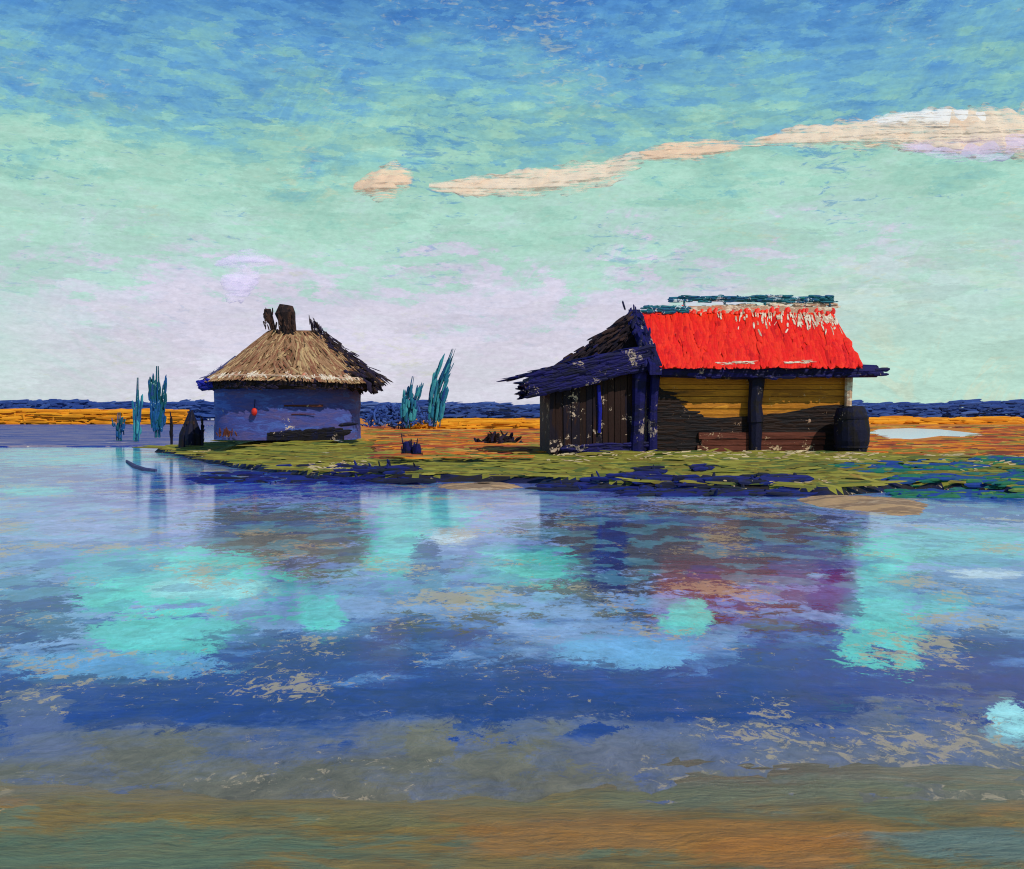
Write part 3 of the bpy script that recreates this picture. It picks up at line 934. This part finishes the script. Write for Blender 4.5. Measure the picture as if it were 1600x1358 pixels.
    for _ in range(620):                                # brushed-on sheets and slates, slanting down to the left
        u, v = R(.02, 1), R(.05, 1)
        p0 = sl(u, v) + nn * .02
        p1 = sl(max(0, min(1, u - R(.0, .05))), max(-.05, v - R(.15, .4))) + nn * R(.015, .03)
        b.dab(p0, p1, R(.07, .2), nn, .2)
    for _ in range(70):                                 # ragged upper edge
        u = R(.08, 1)
        p0 = sl(u, .95) + nn * .03
        b.dab(p0, sl(min(1, u + .012), 1.0) + nn * .03 + Vector((0, 0, R(0, .16))), R(.06, .14), nn, .3)
    roof = b.build('roof', MATS['red_paint'], t)
    b = MB()
    B0, B1 = Vector((-2.74, 4.0, 2.3)), Vector((3.0, 4.0, 2.34))
    q = [R0 + Vector((0, .02, -.03)), R1 + Vector((0, .02, -.03)), B1, B0]
    q2 = [x - Vector((0, .055, .08)) for x in q]
    b.add(q + q2, [(0, 1, 2, 3), (7, 6, 5, 4)] + [(i, i + 4, (i + 1) % 4 + 4, (i + 1) % 4) for i in range(4)])
    b.build('back_slope', MATS['red_paint'], roof)
    b = MB()                                            # pale flakes of lime showing high on the roof at the right
    for _ in range(150):
        u = 1 - R(0, .72) ** 1.0 * R(.2, 1)
        v = 1 - abs(random.gauss(0, .13)) - .25 * R(0, 1) * max(0, u - .6)
        if v < .1:
            continue
        p0 = sl(u, v) + nn * .05
        p1 = sl(max(0, u - R(.0, .02)), max(0, v - R(.05, .15))) + nn * .045
        b.dab(p0, p1, R(.02, .065), nn, .2)
    for _ in range(60):
        u = random.choice((R(.27, .45), R(.6, .74)))
        p0 = sl(u, R(.02, .07)) + nn * .05
        b.dab(p0, p0 + Vector((R(.08, .25), 0, R(-.02, .02))), R(.02, .05), nn, .2)
    for _ in range(190):                                # lime bedding along the ridge
        u = R(.16, 1)
        c = R0.lerp(R1, u) + Vector((0, R(-.06, .06), .03 + R(0, .22) * min(1, .3 + u)))
        b.dab(c, c + Vector((R(.12, .4), R(-.03, .03), R(-.02, .03))), R(.05, .11), (0, -1, .3), .5)
    b.box(-1.9, 3.0, 1.64, 1.76, 3.98, 4.2, .01)
    b.build('ridge_bedding', MATS['ridge_lime'], roof)
    b = MB()
    b.tube([(-1.85, 1.7, 4.42), (-.4, 1.7, 4.43), (1.2, 1.7, 4.41), (3.05, 1.7, 4.44)], [.05, .09, .085, .1], 7)
    for _ in range(80):
        x = R(-2.0, 2.9)
        c = Vector((x, 1.6 + R(-.03, .03), 4.43 + R(-.1, .1)))
        b.dab(c, c + Vector((R(.1, .45), 0, R(-.02, .02))), R(.03, .08), (0, -1, 0), .5)
    for x in (-1.4, -.2, 1.0, 2.2, 2.95):
        b.tube([(x, 1.7, 4.1), (x, 1.7, 4.42)], [.035, .035], 6)
    b.build('ridge_pole', MATS['teal_wood'], roof)
    b = MB()
    for _ in range(60):
        x = R(-2.75, -1.5)
        c = Vector((x, 1.55, 4.08 + R(-.08, .1)))
        b.dab(c, c + Vector((R(.1, .4), 0, R(-.02, .02))), R(.05, .12), (0, -1, 0), .5)
    b.build('ridge_cap', MATS['teal_wood'], roof)
    # verge board down the left edge of the roof
    b = MB()
    for k in range(4):
        o_ = -.05 - .085 * k
        b.add([E0 + Vector((o_, -.03, -.22)), E0 + Vector((o_, -.03, .06)), R0 + Vector((o_, 0, .08)), R0 + Vector((o_, 0, -.3)),
               E0 + Vector((o_ + .08, -.03, -.22)), E0 + Vector((o_ + .08, -.03, .06)), R0 + Vector((o_ + .08, 0, .08)), R0 + Vector((o_ + .08, 0, -.3))],
              [(0, 1, 2, 3), (7, 6, 5, 4), (0, 4, 5, 1), (1, 5, 6, 2), (2, 6, 7, 3), (3, 7, 4, 0)])
    for _ in range(70):
        v = R(0, 1)
        c = E0.lerp(R0, v) + Vector((R(-.45, 0), -.06, R(-.1, .12)))
        b.dab(c, c + Vector((R(-.08, .08), .12, R(.12, .3))), R(.04, .1), (0, -1, .4), .5)
    b.build('verge_board', MATS['navy_wood'], t)
    # lean-to
    b = MB()
    x = -5.52
    while x < -2.95:
        w = R(.16, .27)
        tp = np.interp(x, [-6.4, -2.8], [1.62, 2.42])
        b.box(x, min(x + w - .015, -2.86), R(-.03, .03), .08, R(-.04, .12), float(tp), .012)
        x += w
    b.box(-5.4, -2.9, .1, .14, -.05, 1.7)
    b.build('lean_to_wall', MATS['brown_plank'], t)
    b = MB()
    b.box(-5.5, -5.41, .1, 3.1, -.05, 1.7)
    b.build('side_wall', MATS['brown_plank'], t)
    b = MB()
    b.tube([(-4.18, -.07, .55), (-4.16, -.07, 1.2), (-4.2, -.07, 1.85)], [.045, .06, .05], 7)
    b.build('pole', MATS['cobalt_wood'], t)['label'] = 'bright blue upright pole on the lean-to wall'
    b = MB()
    b.tube([(-3.15, -.1, -.05), (-3.1, -.1, 1.2), (-3.06, -.12, 2.4)], [.2, .17, .22], 8)
    b.tube([(-2.72, -.1, -.05), (-2.7, -.1, 1.2), (-2.62, -.12, 2.4)], [.14, .12, .14], 8)
    b.build('post', MATS['navy_wood'], t)
    b = MB()
    for _ in range(30):
        x = R(-5.3, -3.0)
        z = R(.02, .26)
        b.dab((x, -.15, z), (x + R(.2, .6), -.15, z + R(-.04, .04)), R(.06, .14), (0, -1, 0), .5)
    b.box(-5.2, -2.9, -.13, -.05, -.04, .2, .02)
    b.build('sill_beam', MATS['navy_wood'], t)
    b = MB()
    b.prism([(-5.4, 1.6), (-2.86, 1.6), (-2.86, 2.4), (-5.4, 1.85)], .1, .16)
    b.prism([(-6.12, 1.58), (-2.82, 2.32), (-2.82, 2.9), (-4.4, 2.58), (-6.0, 2.1)], -.35, 3.3)
    for _ in range(260):
        x = R(-5.95, -3.0)
        z0 = float(np.interp(x, [-6.4, -2.8], [1.5, 2.34]))
        z = z0 + R(-.05, .58)
        L = R(.25, .7)
        b.dab((x - L * .5, -.38, z - .1 * L), (x + L * .5, -.38, z + .12 * L), R(.06, .15), (0, -1, 0), .5)
    for _ in range(170):
        x = R(-6.2, -3.0)
        y = R(-.3, 3.2)
        z = float(np.interp(x, [-6.2, -4.4, -2.8], [2.11, 2.62, 2.94]))
        b.dab((x, y, z), (x - R(.3, .7), y + R(-.1, .1), z - .1), R(.05, .12), (0, 0, 1), .4)
    for _ in range(46):
        z = R(1.55, 1.95)
        b.dab((-6.0, R(-.35, 3), z), (-6.0 - R(.1, .36), R(-.35, 3), z + R(-.08, .05)), R(.04, .09), (0, -1, 0), .5)
    b.build('lean_to_roof', MATS['navy_wood'], t)
    # brushwood bundled against the gable above the lean-to
    b = MB()
    for _ in range(330):
        q = R(0, 1)
        xo = -2.95 - 2.0 * q
        ztop = 3.98 - 1.42 * q + R(-.08, .10)
        zb = float(np.interp(xo, [-6.2, -4.4, -2.8], [1.9, 2.3, 2.7]))
        z = ztop - abs(random.gauss(0, .38)) * (1 - .3 * q)
        if z < zb:
            z = R(zb, ztop)
        y = 1.25 + R(-.3, .5)
        L = R(.2, .6)
        b.dab((xo, y, z), (xo - L * .8, y + R(-.2, .2), z - L * R(.35, .85)), R(.03, .10), (0, -1, .3), .5)
    b.prism([(-2.9, 2.5), (-2.9, 3.86), (-3.6, 3.36), (-4.3, 2.86), (-4.85, 2.5), (-4.85, 2.3)], 1.2, 1.9)
    b.build('brushwood', MATS['plum_thatch'], t)
    return t


red_hut()

# barrel against the right corner
t = thing('barrel', RH + Vector((2.62, -.62, -.03)), 'black tarred barrel at the right front corner of red-roofed hut', 'barrel')
b = MB()
zs = [0, .1, .35, .65, .95, 1.15, 1.26]
b.tube([(0.02 * math.sin(z * 3), 0, z) for z in zs], [.36, .40, .46, .47, .44, .40, .36], 18)
b.build('staves', MATS['black_wood'], t)
for z, r in ((.2, .432), (.98, .446)):
    b = MB()
    b.tube([(0, 0, z - .03), (0, 0, z + .03)], [r + .012, r + .012], 18)
    b.build('hoop', MATS['black_wood'], t)
b = MB()
b.tube([(0, 0, 1.262), (0, 0, 1.29)], [.33, .31], 16)
b.build('lid', MATS['tar_board'], t)


# ------------------------------------------------------------------ thatched hut
def thatched_hut():
    t = thing('thatched_hut', TH + Vector((0, 0, -.03)), 'blue walled hut with a steep tan thatched roof and dark chimneys', 'hut')
    K = 44.4
    lx = lambda px: (px - 450) / K
    lz = lambda py: (680 - py) / K

    def oval(a, cx, rx, ry, e=3.2):
        c, s = math.cos(a), math.sin(a)
        return Vector((cx + rx * math.copysign(abs(c) ** (2 / e), c), ry * math.copysign(abs(s) ** (2 / e), s), 0))
    n = 48
    b = MB()
    vs = []
    levels = [-.1, .3, .7, 1.1, 1.5, 1.95]
    for z in levels:
        for k in range(n):
            q = oval(2 * math.pi * k / n, .03, 2.45 + .03 * math.sin(z * 5 + k), 1.75)
            vs.append((q.x, q.y, z))
    fs = [(i * n + k, i * n + (k + 1) % n, (i + 1) * n + (k + 1) % n, (i + 1) * n + k) for i in range(len(levels) - 1) for k in range(n)]
    b.add(vs, fs)
    b.build('wall', MATS['blue_wall'], t, smooth=True)
    # dark boards at the foot, heavier at right
    b = MB()
    for _ in range(60):
        x = R(-.3, 2.1)
        z = R(.0, .12) + .3 * R(0, 1) * max(0, (x + .3) / 2.4)
        b.dab((x, -1.8, z), (x + R(.2, .7), -1.79, z + R(0, .08)), R(.06, .14), (0, -1, 0), .35)
    b.box(-.3, 2.25, -1.79, -1.74, -.08, .16, .02)
    b.build('plinth_board', MATS['black_wood'], t)
    b = MB()
    for _ in range(16):
        x = R(-2.0, -1.3)
        b.dab((x, -1.76, R(0, .1)), (x + R(-.1, .1), -1.78, R(.15, .4)), R(.04, .08), (0, -1, 0), .4)
    b.build('plinth_patch', MATS['rust_board'], t)
    # window slit with a dark red frame
    b = MB()
    b.box(.25, 1.55, -1.772, -1.745, 1.03, 1.09, .012)
    b.box(.5, 1.3, -1.772, -1.745, .76, .79, .008)
    w = b.build('wall_rail', MATS['rust_board'], t)
    # roof
    b = MB()

    def rp(a, v):
        e = oval(a, .22, 2.95, 2.25, 2.8)
        r = oval(a, .12, .82, .22, 2.2)
        q = e.lerp(r, v)
        z = 1.92 + (3.68 - 1.92) * math.copysign(abs(v) ** 1.08, v)
        return Vector((q.x, q.y, z + .05 * math.sin(3 * a + 1)))
    V = 10
    vs = [rp(2 * math.pi * k / n, j / V) for j in range(V + 1) for k in range(n)]
    fs = [(i * n + k, i * n + (k + 1) % n, (i + 1) * n + (k + 1) % n, (i + 1) * n + k) for i in range(V) for k in range(n)]
    fs.append(tuple(V * n + k for k in range(n)))
    b.add(vs, fs)
    for _ in range(2600):
        a, v = R(0, 2 * math.pi), R(.0, 1)
        p0 = rp(a, v)
        p1 = rp(a + R(-.10, .12), max(-.07, v - R(.12, .4)))
        nr = Vector((p0.x - .15, p0.y * 1.6, 1.6)).normalized()
        b.dab(p0 + nr * .05, p1 + nr * R(.02, .09), R(.04, .12), nr, .4)
    roof = b.build('roof', MATS['thatch'], t)
    # cream straw ends just above the eave
    b = MB()
    for _ in range(150):
        a = math.radians(R(195, 345))
        p0 = rp(a, R(.03, .14))
        b.dab(p0 + Vector((0, -.1, .05)), rp(a + R(-.06, .06), R(-.02, .03)) + Vector((0, -.1, .03)), R(.03, .06), (0, -1, .5), .4)
    pr = [rp(math.radians(a), .05) + Vector((0, -.09, .03)) for a in range(200, 341, 10)]
    b.tube(pr, [.035] * len(pr), 5)
    b.build('straw_end', MATS['ridge_lime'], roof)
    # dark eave
    b = MB()
    vs = []
    prof = [(1.0, 1.93), (1.03, 1.78), (.98, 1.62), (.84, 1.66)]
    for s, z in prof:
        for k in range(n):
            q = oval(2 * math.pi * k / n, .22, 2.95 * s, 2.25 * s, 2.8)
            vs.append((q.x, q.y, z + .03 * math.sin(k * 1.7)))
    fs = [((i + 1) * n + k, (i + 1) * n + (k + 1) % n, i * n + (k + 1) % n, i * n + k) for i in range(3) for k in range(n)]
    b.add(vs, fs)
    for _ in range(620):
        a = R(0, 2 * math.pi)
        q = oval(a, .22, 2.95, 2.25, 2.8)
        if math.cos(a) < -.75:
            continue
        p0 = Vector((q.x, q.y, R(1.7, 1.9)))
        q2 = oval(a + R(.03, .14), .22, 3.02, 2.32, 2.8)
        b.dab(p0, (q2.x, q2.y, p0.z + R(-.14, .03)), R(.06, .15), (math.cos(a), math.sin(a), .2), .5)
    b.build('eave', MATS['dark_thatch'], roof)
    # shaggy dark hip and end of the eave on the right, grey-blue shag on the left
    b = MB()
    for _ in range(330):
        v = R(0, 1)
        q = rp(math.radians(R(-35, 12)), v)
        if v > .45 and R(0, 1) < .45:
            continue
        p0 = q + Vector((R(0, .18), R(-.2, .1), R(.02, .16)))
        b.dab(p0, p0 + Vector((R(.1, .4), R(-.1, .1), -R(.12, .4))), R(.03, .09), (.5, -.7, .5), .5)
    for _ in range(150):
        p0 = Vector((R(2.2, 3.1), R(-1.7, -.2), R(1.75, 2.25)))
        b.dab(p0, p0 + Vector((R(.05, .35), R(-.1, .1), -R(.05, .35))), R(.06, .16), (.3, -1, .3), .5)
    for _ in range(70):                                  # loose twigs standing off the ridge to the right
        f = R(0, 1)
        p0 = Vector((.75 + .75 * f, R(-.2, .2), 4.05 - .75 * f + R(-.15, .25)))
        b.dab(p0, p0 + Vector((R(.03, .2), R(-.1, .1), -R(.2, .55))), R(.018, .045), (0, -1, .2), .6)
    b.build('hip_shag', MATS['dark_thatch'], roof)
    b = MB()
    for _ in range(60):
        p0 = rp(math.radians(R(170, 215)), R(.05, .5)) + Vector((-R(0, .15), R(-.1, .1), R(.02, .1)))
        b.dab(p0, p0 + Vector((-R(.1, .35), R(-.1, .1), -R(.1, .35))), R(.02, .06), (-.5, -.7, .5), .5)
    pr = [rp(math.radians(205), v / 10) + Vector((-.06, -.04, .04)) for v in range(0, 6)]
    b.tube(pr, [.05] * len(pr), 5)
    b.build('hip_straw', MATS['slate_thatch'], roof)
    b = MB()
    for _ in range(50):
        p0 = Vector((R(-2.6, -2.1), R(-1.95, -1.0), R(1.62, 1.9)))
        b.dab(p0, p0 + Vector((-R(.05, .3), R(-.1, .1), R(-.08, .06))), R(.06, .15), (0, -1, 0), .5)
    b.tube([(-2.6, -1.6, 1.78), (-2.1, -1.7, 1.76)], [.1, .12], 8)
    b.build('eave_pole', MATS['cobalt_wood'], roof)
    # chimneys
    b = MB()
    b.tube([(.12, -.3, 2.95), (.1, -.22, 3.5), (.02, -.2, 4.0), (-.06, -.2, 4.3), (-.02, -.2, 4.58)], [.22, .26, .29, .36, .24], 9)
    for _ in range(60):
        p0 = Vector((.02 + R(-.34, .3), -.48, R(3.1, 4.5)))
        b.dab(p0, p0 + Vector((R(-.06, .1), R(-.03, .03), -R(.1, .45))), R(.04, .1), (0, -1, 0), .5)
    b.build('chimney', MATS['chimney_brick'], roof)
    b = MB()
    b.tube([(-.45, -.1, 3.55), (-.55, -.1, 3.95), (-.68, -.1, 4.2), (-.7, -.1, 4.45)], [.09, .1, .17, .12], 8)
    for _ in range(20):
        p0 = Vector((-.62 + R(-.2, .15), -.25, R(3.8, 4.5)))
        b.dab(p0, p0 + Vector((R(-.02, .15), 0, -R(.1, .3))), R(.03, .06), (0, -1, 0), .5)
    b.build('chimney', MATS['chimney_brick'], roof)
    return t


thatched_hut()

# red float hung on the blue wall
t = thing('float', TH + Vector((-.72, -1.85, .82)), 'small round red float hanging on the blue wall', 'float')
b = MB()
zs = [-.13, -.11, -.06, 0, .06, .11, .13]
b.tube([(0, 0, z) for z in zs], [.02, .06, .09, .10, .09, .06, .02], 12)
b.build('ball', MATS['bright_red'], t, smooth=True)
b = MB()
b.tube([(0, 0, .12), (.01, .03, .3), (0, .09, .42)], [.012, .012, .012], 6)
b.build('cord', MATS['black_wood'], t)


# ------------------------------------------------------------------ stakes, posts, plumes
def stake(px, ytop, ybot, D, r0, r1, mat, label, cat='post', lean=0.0, group=None, name='wooden_post'):
    base = P(px, ybot, D)
    hgt = (ybot - ytop) / F * D
    t = thing(name, base, label, cat, group)
    b = MB()
    b.tube([(0, 0, -.4), (lean * .2, 0, hgt * .3), (lean * .6 + R(-.02, .02), 0, hgt * .7), (lean, 0, hgt * .96), (lean, 0, hgt)],
           [r0, r0 * 1.06, (r0 + r1) / 2, r1, r1 * .6], 9)
    for _ in range(int(34 * hgt)):
        q = R(0, 1)
        a = R(0, 6.28)
        r = r0 + (r1 - r0) * q
        p0 = Vector((lean * q + math.cos(a) * r, math.sin(a) * r, hgt * q * .9))
        b.dab(p0, p0 + Vector((R(-.06, .06), 0, R(.12, .34))), R(.03, .08), (math.cos(a), math.sin(a), 0), .5)
    b.build('shaft', mat, t)
    b = MB()
    z = hgt * .62
    b.tube([(lean * .6, 0, z - .03), (lean * .6, 0, z + .04)], [(r0 + r1) / 2 + .03] * 2, 9)
    b.build('rope_band', MATS['black_wood'], t)
    return t


stake(268, 652, 688, 41, .05, .035, MATS['black_wood'], 'thin black stick between blue reeds and black stakes')
stake(316, 658, 698, 38, .05, .03, MATS['black_wood'], 'thin black stick right beside the black stakes')
stake(637, 690, 733, 28.4, .16, .13, MATS['navy_wood'], 'left one of the paired dark posts in the bank')
stake(651, 694, 736, 28.2, .13, .11, MATS['navy_wood'], 'right one of the paired dark posts in the bank')

base = P(298, 700, 38)
t = thing('mooring_stakes', base, 'bundle of black stakes tied together at the island tip', 'stakes')
for dx, dy, tx in ((-.32, 0, -.03), (.28, .05, .04), (-.02, .3, 0), (.02, -.2, .05)):
    b = MB()
    b.tube([(dx, dy, -.3), (dx * .75, dy * .7, .5), (tx, 0, R(1.25, 1.45))], [.17, .19, .04], 8)
    b.build('stake', MATS['black_wood'], t)
b = MB()
b.tube([(0, .03, .88), (0, .03, 1.0)], [.22, .2], 10)
b.build('lashing', MATS['plum_thatch'], t)


def plume(px, ytop, ybot, D, wpx, leanpx, label, cnt=70, mat='teal_plume'):
    base = P(px, ybot, D)
    s = D / F
    h, w, ln = (ybot - ytop) * s, wpx * s, leanpx * s
    t = thing('reed_clump', base, label, 'reeds')
    b = MB()
    for _ in range(cnt):                                 # feathery blades fanning upwards, thinning out
        x = R(-.5, .5) * w
        q = R(0, .72) ** 1.3
        q2 = min(1, q + R(.12, .32))
        k = .8 + .5 * q
        p0 = Vector((x * k + ln * q * q, R(-.3, .3) * w, h * q))
        p1 = Vector((x * (.8 + .6 * q2) + ln * q2 * q2 + R(-.05, .08), p0.y, h * q2))
        b.dab(p0, p1, R(.05, .17) * (1.2 - .7 * q), (0, -1, 0), .4)
    b.build('blades', MATS[mat], t)
    b = MB()
    for k in range(5):
        x = R(-.3, .3) * w
        b.tube([(x, 0, -.2), (x * .9 + ln * .25, 0, h * .5), (x * .5 + ln, 0, h)], [.03, .025, .01], 5)
    b.build('stem', MATS['blue_post'], t)
    return t


plume(638, 588, 662, 46, 24, 8, 'upright teal reed clump nearer to the thatched hut')
plume(680, 545, 660, 46, 24, 28, 'tall teal reed clump leaning right beside the upright one', 95)
plume(246, 572, 676, 40, 22, 0, 'thick upright blue reed clump left of the thatched hut', 90, 'blue_post')
plume(213, 590, 690, 51, 12, 2, 'thin upright teal reed clump left of the thick blue clump', 34)
plume(186, 644, 686, 52, 16, 0, 'short blue reed clump, leftmost of those in the mud', 26, 'blue_post')

# bent stick floating at left
b = MB()
p = [G(198, 722), G(212, 731), G(228, 736), G(244, 737)]
b.tube([(q.x, q.y, .0 + .03 * (i in (0, 3))) for i, q in enumerate(p)], [.04, .09, .09, .04], 8)
tag(b.build('driftwood', MATS['slate_thatch']), 'bent grey violet driftwood branch floating off the island tip', 'driftwood')


# ------------------------------------------------------------------ clouds
def cloud(label, spine, mat, D=1300, crest=None, base=None):
    """a bank of vapour leaning away from the viewer, built as nested lens-shaped shells"""
    c0 = P(spine[len(spine) // 2][0], spine[len(spine) // 2][1], D)
    t = thing('cloud', c0, label, 'cloud')
    s = D / F

    def fill(sp, mat, name, fwd=0.0):
        b = MB()
        rim = []
        xs_ = [q[0] for q in sp]
        ph = [R(0, 6.28) for _ in range(4)]
        m, n_ = max(10, int((xs_[-1] - xs_[0]) / 5)), 20
        for shell in (1.0,):
            vs = []
            for i in range(m + 1):
                px = xs_[0] + (xs_[-1] - xs_[0]) * i / m
                py = float(np.interp(px, xs_, [q[1] for q in sp]))
                th = float(np.interp(px, xs_, [q[2] for q in sp])) * 1.6 * shell
                end = max(0, 1 - min(i, m - i) / m * 9)
                for k in range(n_):
                    a = 2 * math.pi * k / n_
                    f = 1 + .12 * math.sin(px * .08 + 2 * a + ph[0]) + .1 * math.sin(px * .2 - 3 * a + ph[1])
                    z = math.sin(a) * th * s * f
                    vs.append(P(px, py, D) - c0 + Vector((0, -fwd - math.cos(a) * th * s * .35 * f + 1.1 * z, z)))
                    rim.append(max(abs(math.sin(a)) * .95, end * .8 + .2 * abs(math.sin(a))))
            b.add(vs, [(i * n_ + k, (i + 1) * n_ + k, (i + 1) * n_ + (k + 1) % n_, i * n_ + (k + 1) % n_) for i in range(m) for k in range(n_)])
        o = b.build(name, mat, t, smooth=True)
        at = o.data.attributes.new('rim', 'FLOAT', 'POINT')
        at.data.foreach_set('value', rim)
        return o
    fill(spine, mat, 'cloud_body')
    if crest:
        fill(crest, MATS['cloud_white'], 'cloud_crest', -14)
    if base:
        fill(base, MATS['cloud_lilac'], 'cloud_base', 36)
    return t


cloud('long peach streak cloud rising to a white crest above the red roof',
      [(1160, 225, 3), (1200, 220, 7), (1240, 214, 13), (1330, 210, 20), (1430, 206, 27), (1520, 204, 33), (1660, 206, 38)], MATS['cloud_peach'], 1300,
      [(1355, 190, 4), (1400, 184, 11), (1460, 181, 15), (1520, 180, 14), (1580, 184, 8)],
      [(1390, 240, 6), (1470, 246, 16), (1540, 238, 18), (1600, 228, 8)])
cloud('thin broken peach cloud streak joining the two longer ones',
      [(1000, 244, 6), (1040, 238, 13), (1090, 236, 16), (1130, 231, 13), (1165, 226, 4)], MATS['cloud_peach'], 1300)
cloud('flat peach streak cloud high between the two huts',
      [(670, 292, 4), (720, 292, 11), (800, 288, 17), (880, 280, 20), (950, 270, 18), (1005, 246, 10)], MATS['cloud_peach'], 1300)
cloud('small round peach cloud puff left of the streak clouds', [(552, 294, 6), (590, 285, 24), (615, 282, 24), (645, 282, 10)], MATS['cloud_peach'], 1300)
cloud('lilac cloud puff just above the thatched hut', [(336, 412, 3), (360, 408, 10), (385, 404, 13), (410, 408, 9), (432, 410, 3)], MATS['cloud_lilac'], 1300, None,
      [(358, 440, 4), (378, 444, 20), (398, 446, 22), (418, 440, 6)])

# ------------------------------------------------------------------ camera
cam = bpy.data.cameras.new('camera')
co = bpy.data.objects.new('camera', cam)
COL.objects.link(co)
co.location = (0, 0, H)
co.rotation_euler = (math.radians(90), 0, 0)
cam.sensor_fit = 'HORIZONTAL'
cam.sensor_width = 36
cam.lens = 36
cam.shift_y = -39 / 1600
cam.clip_start = .05
cam.clip_end = 12000
SC.camera = co
SC.render.resolution_x, SC.render.resolution_y = 1024, 869
SC.view_settings.view_transform = 'Standard'
SC.view_settings.look = 'None'
SC.view_settings.exposure = 0
SC.view_settings.gamma = 1
SC.cycles.max_bounces = 6
SC.cycles.use_denoising = True
SC.cycles.filter_width = 1.1
SC.cycles.transparent_max_bounces = 16
SC.cycles.sample_clamp_indirect = 6
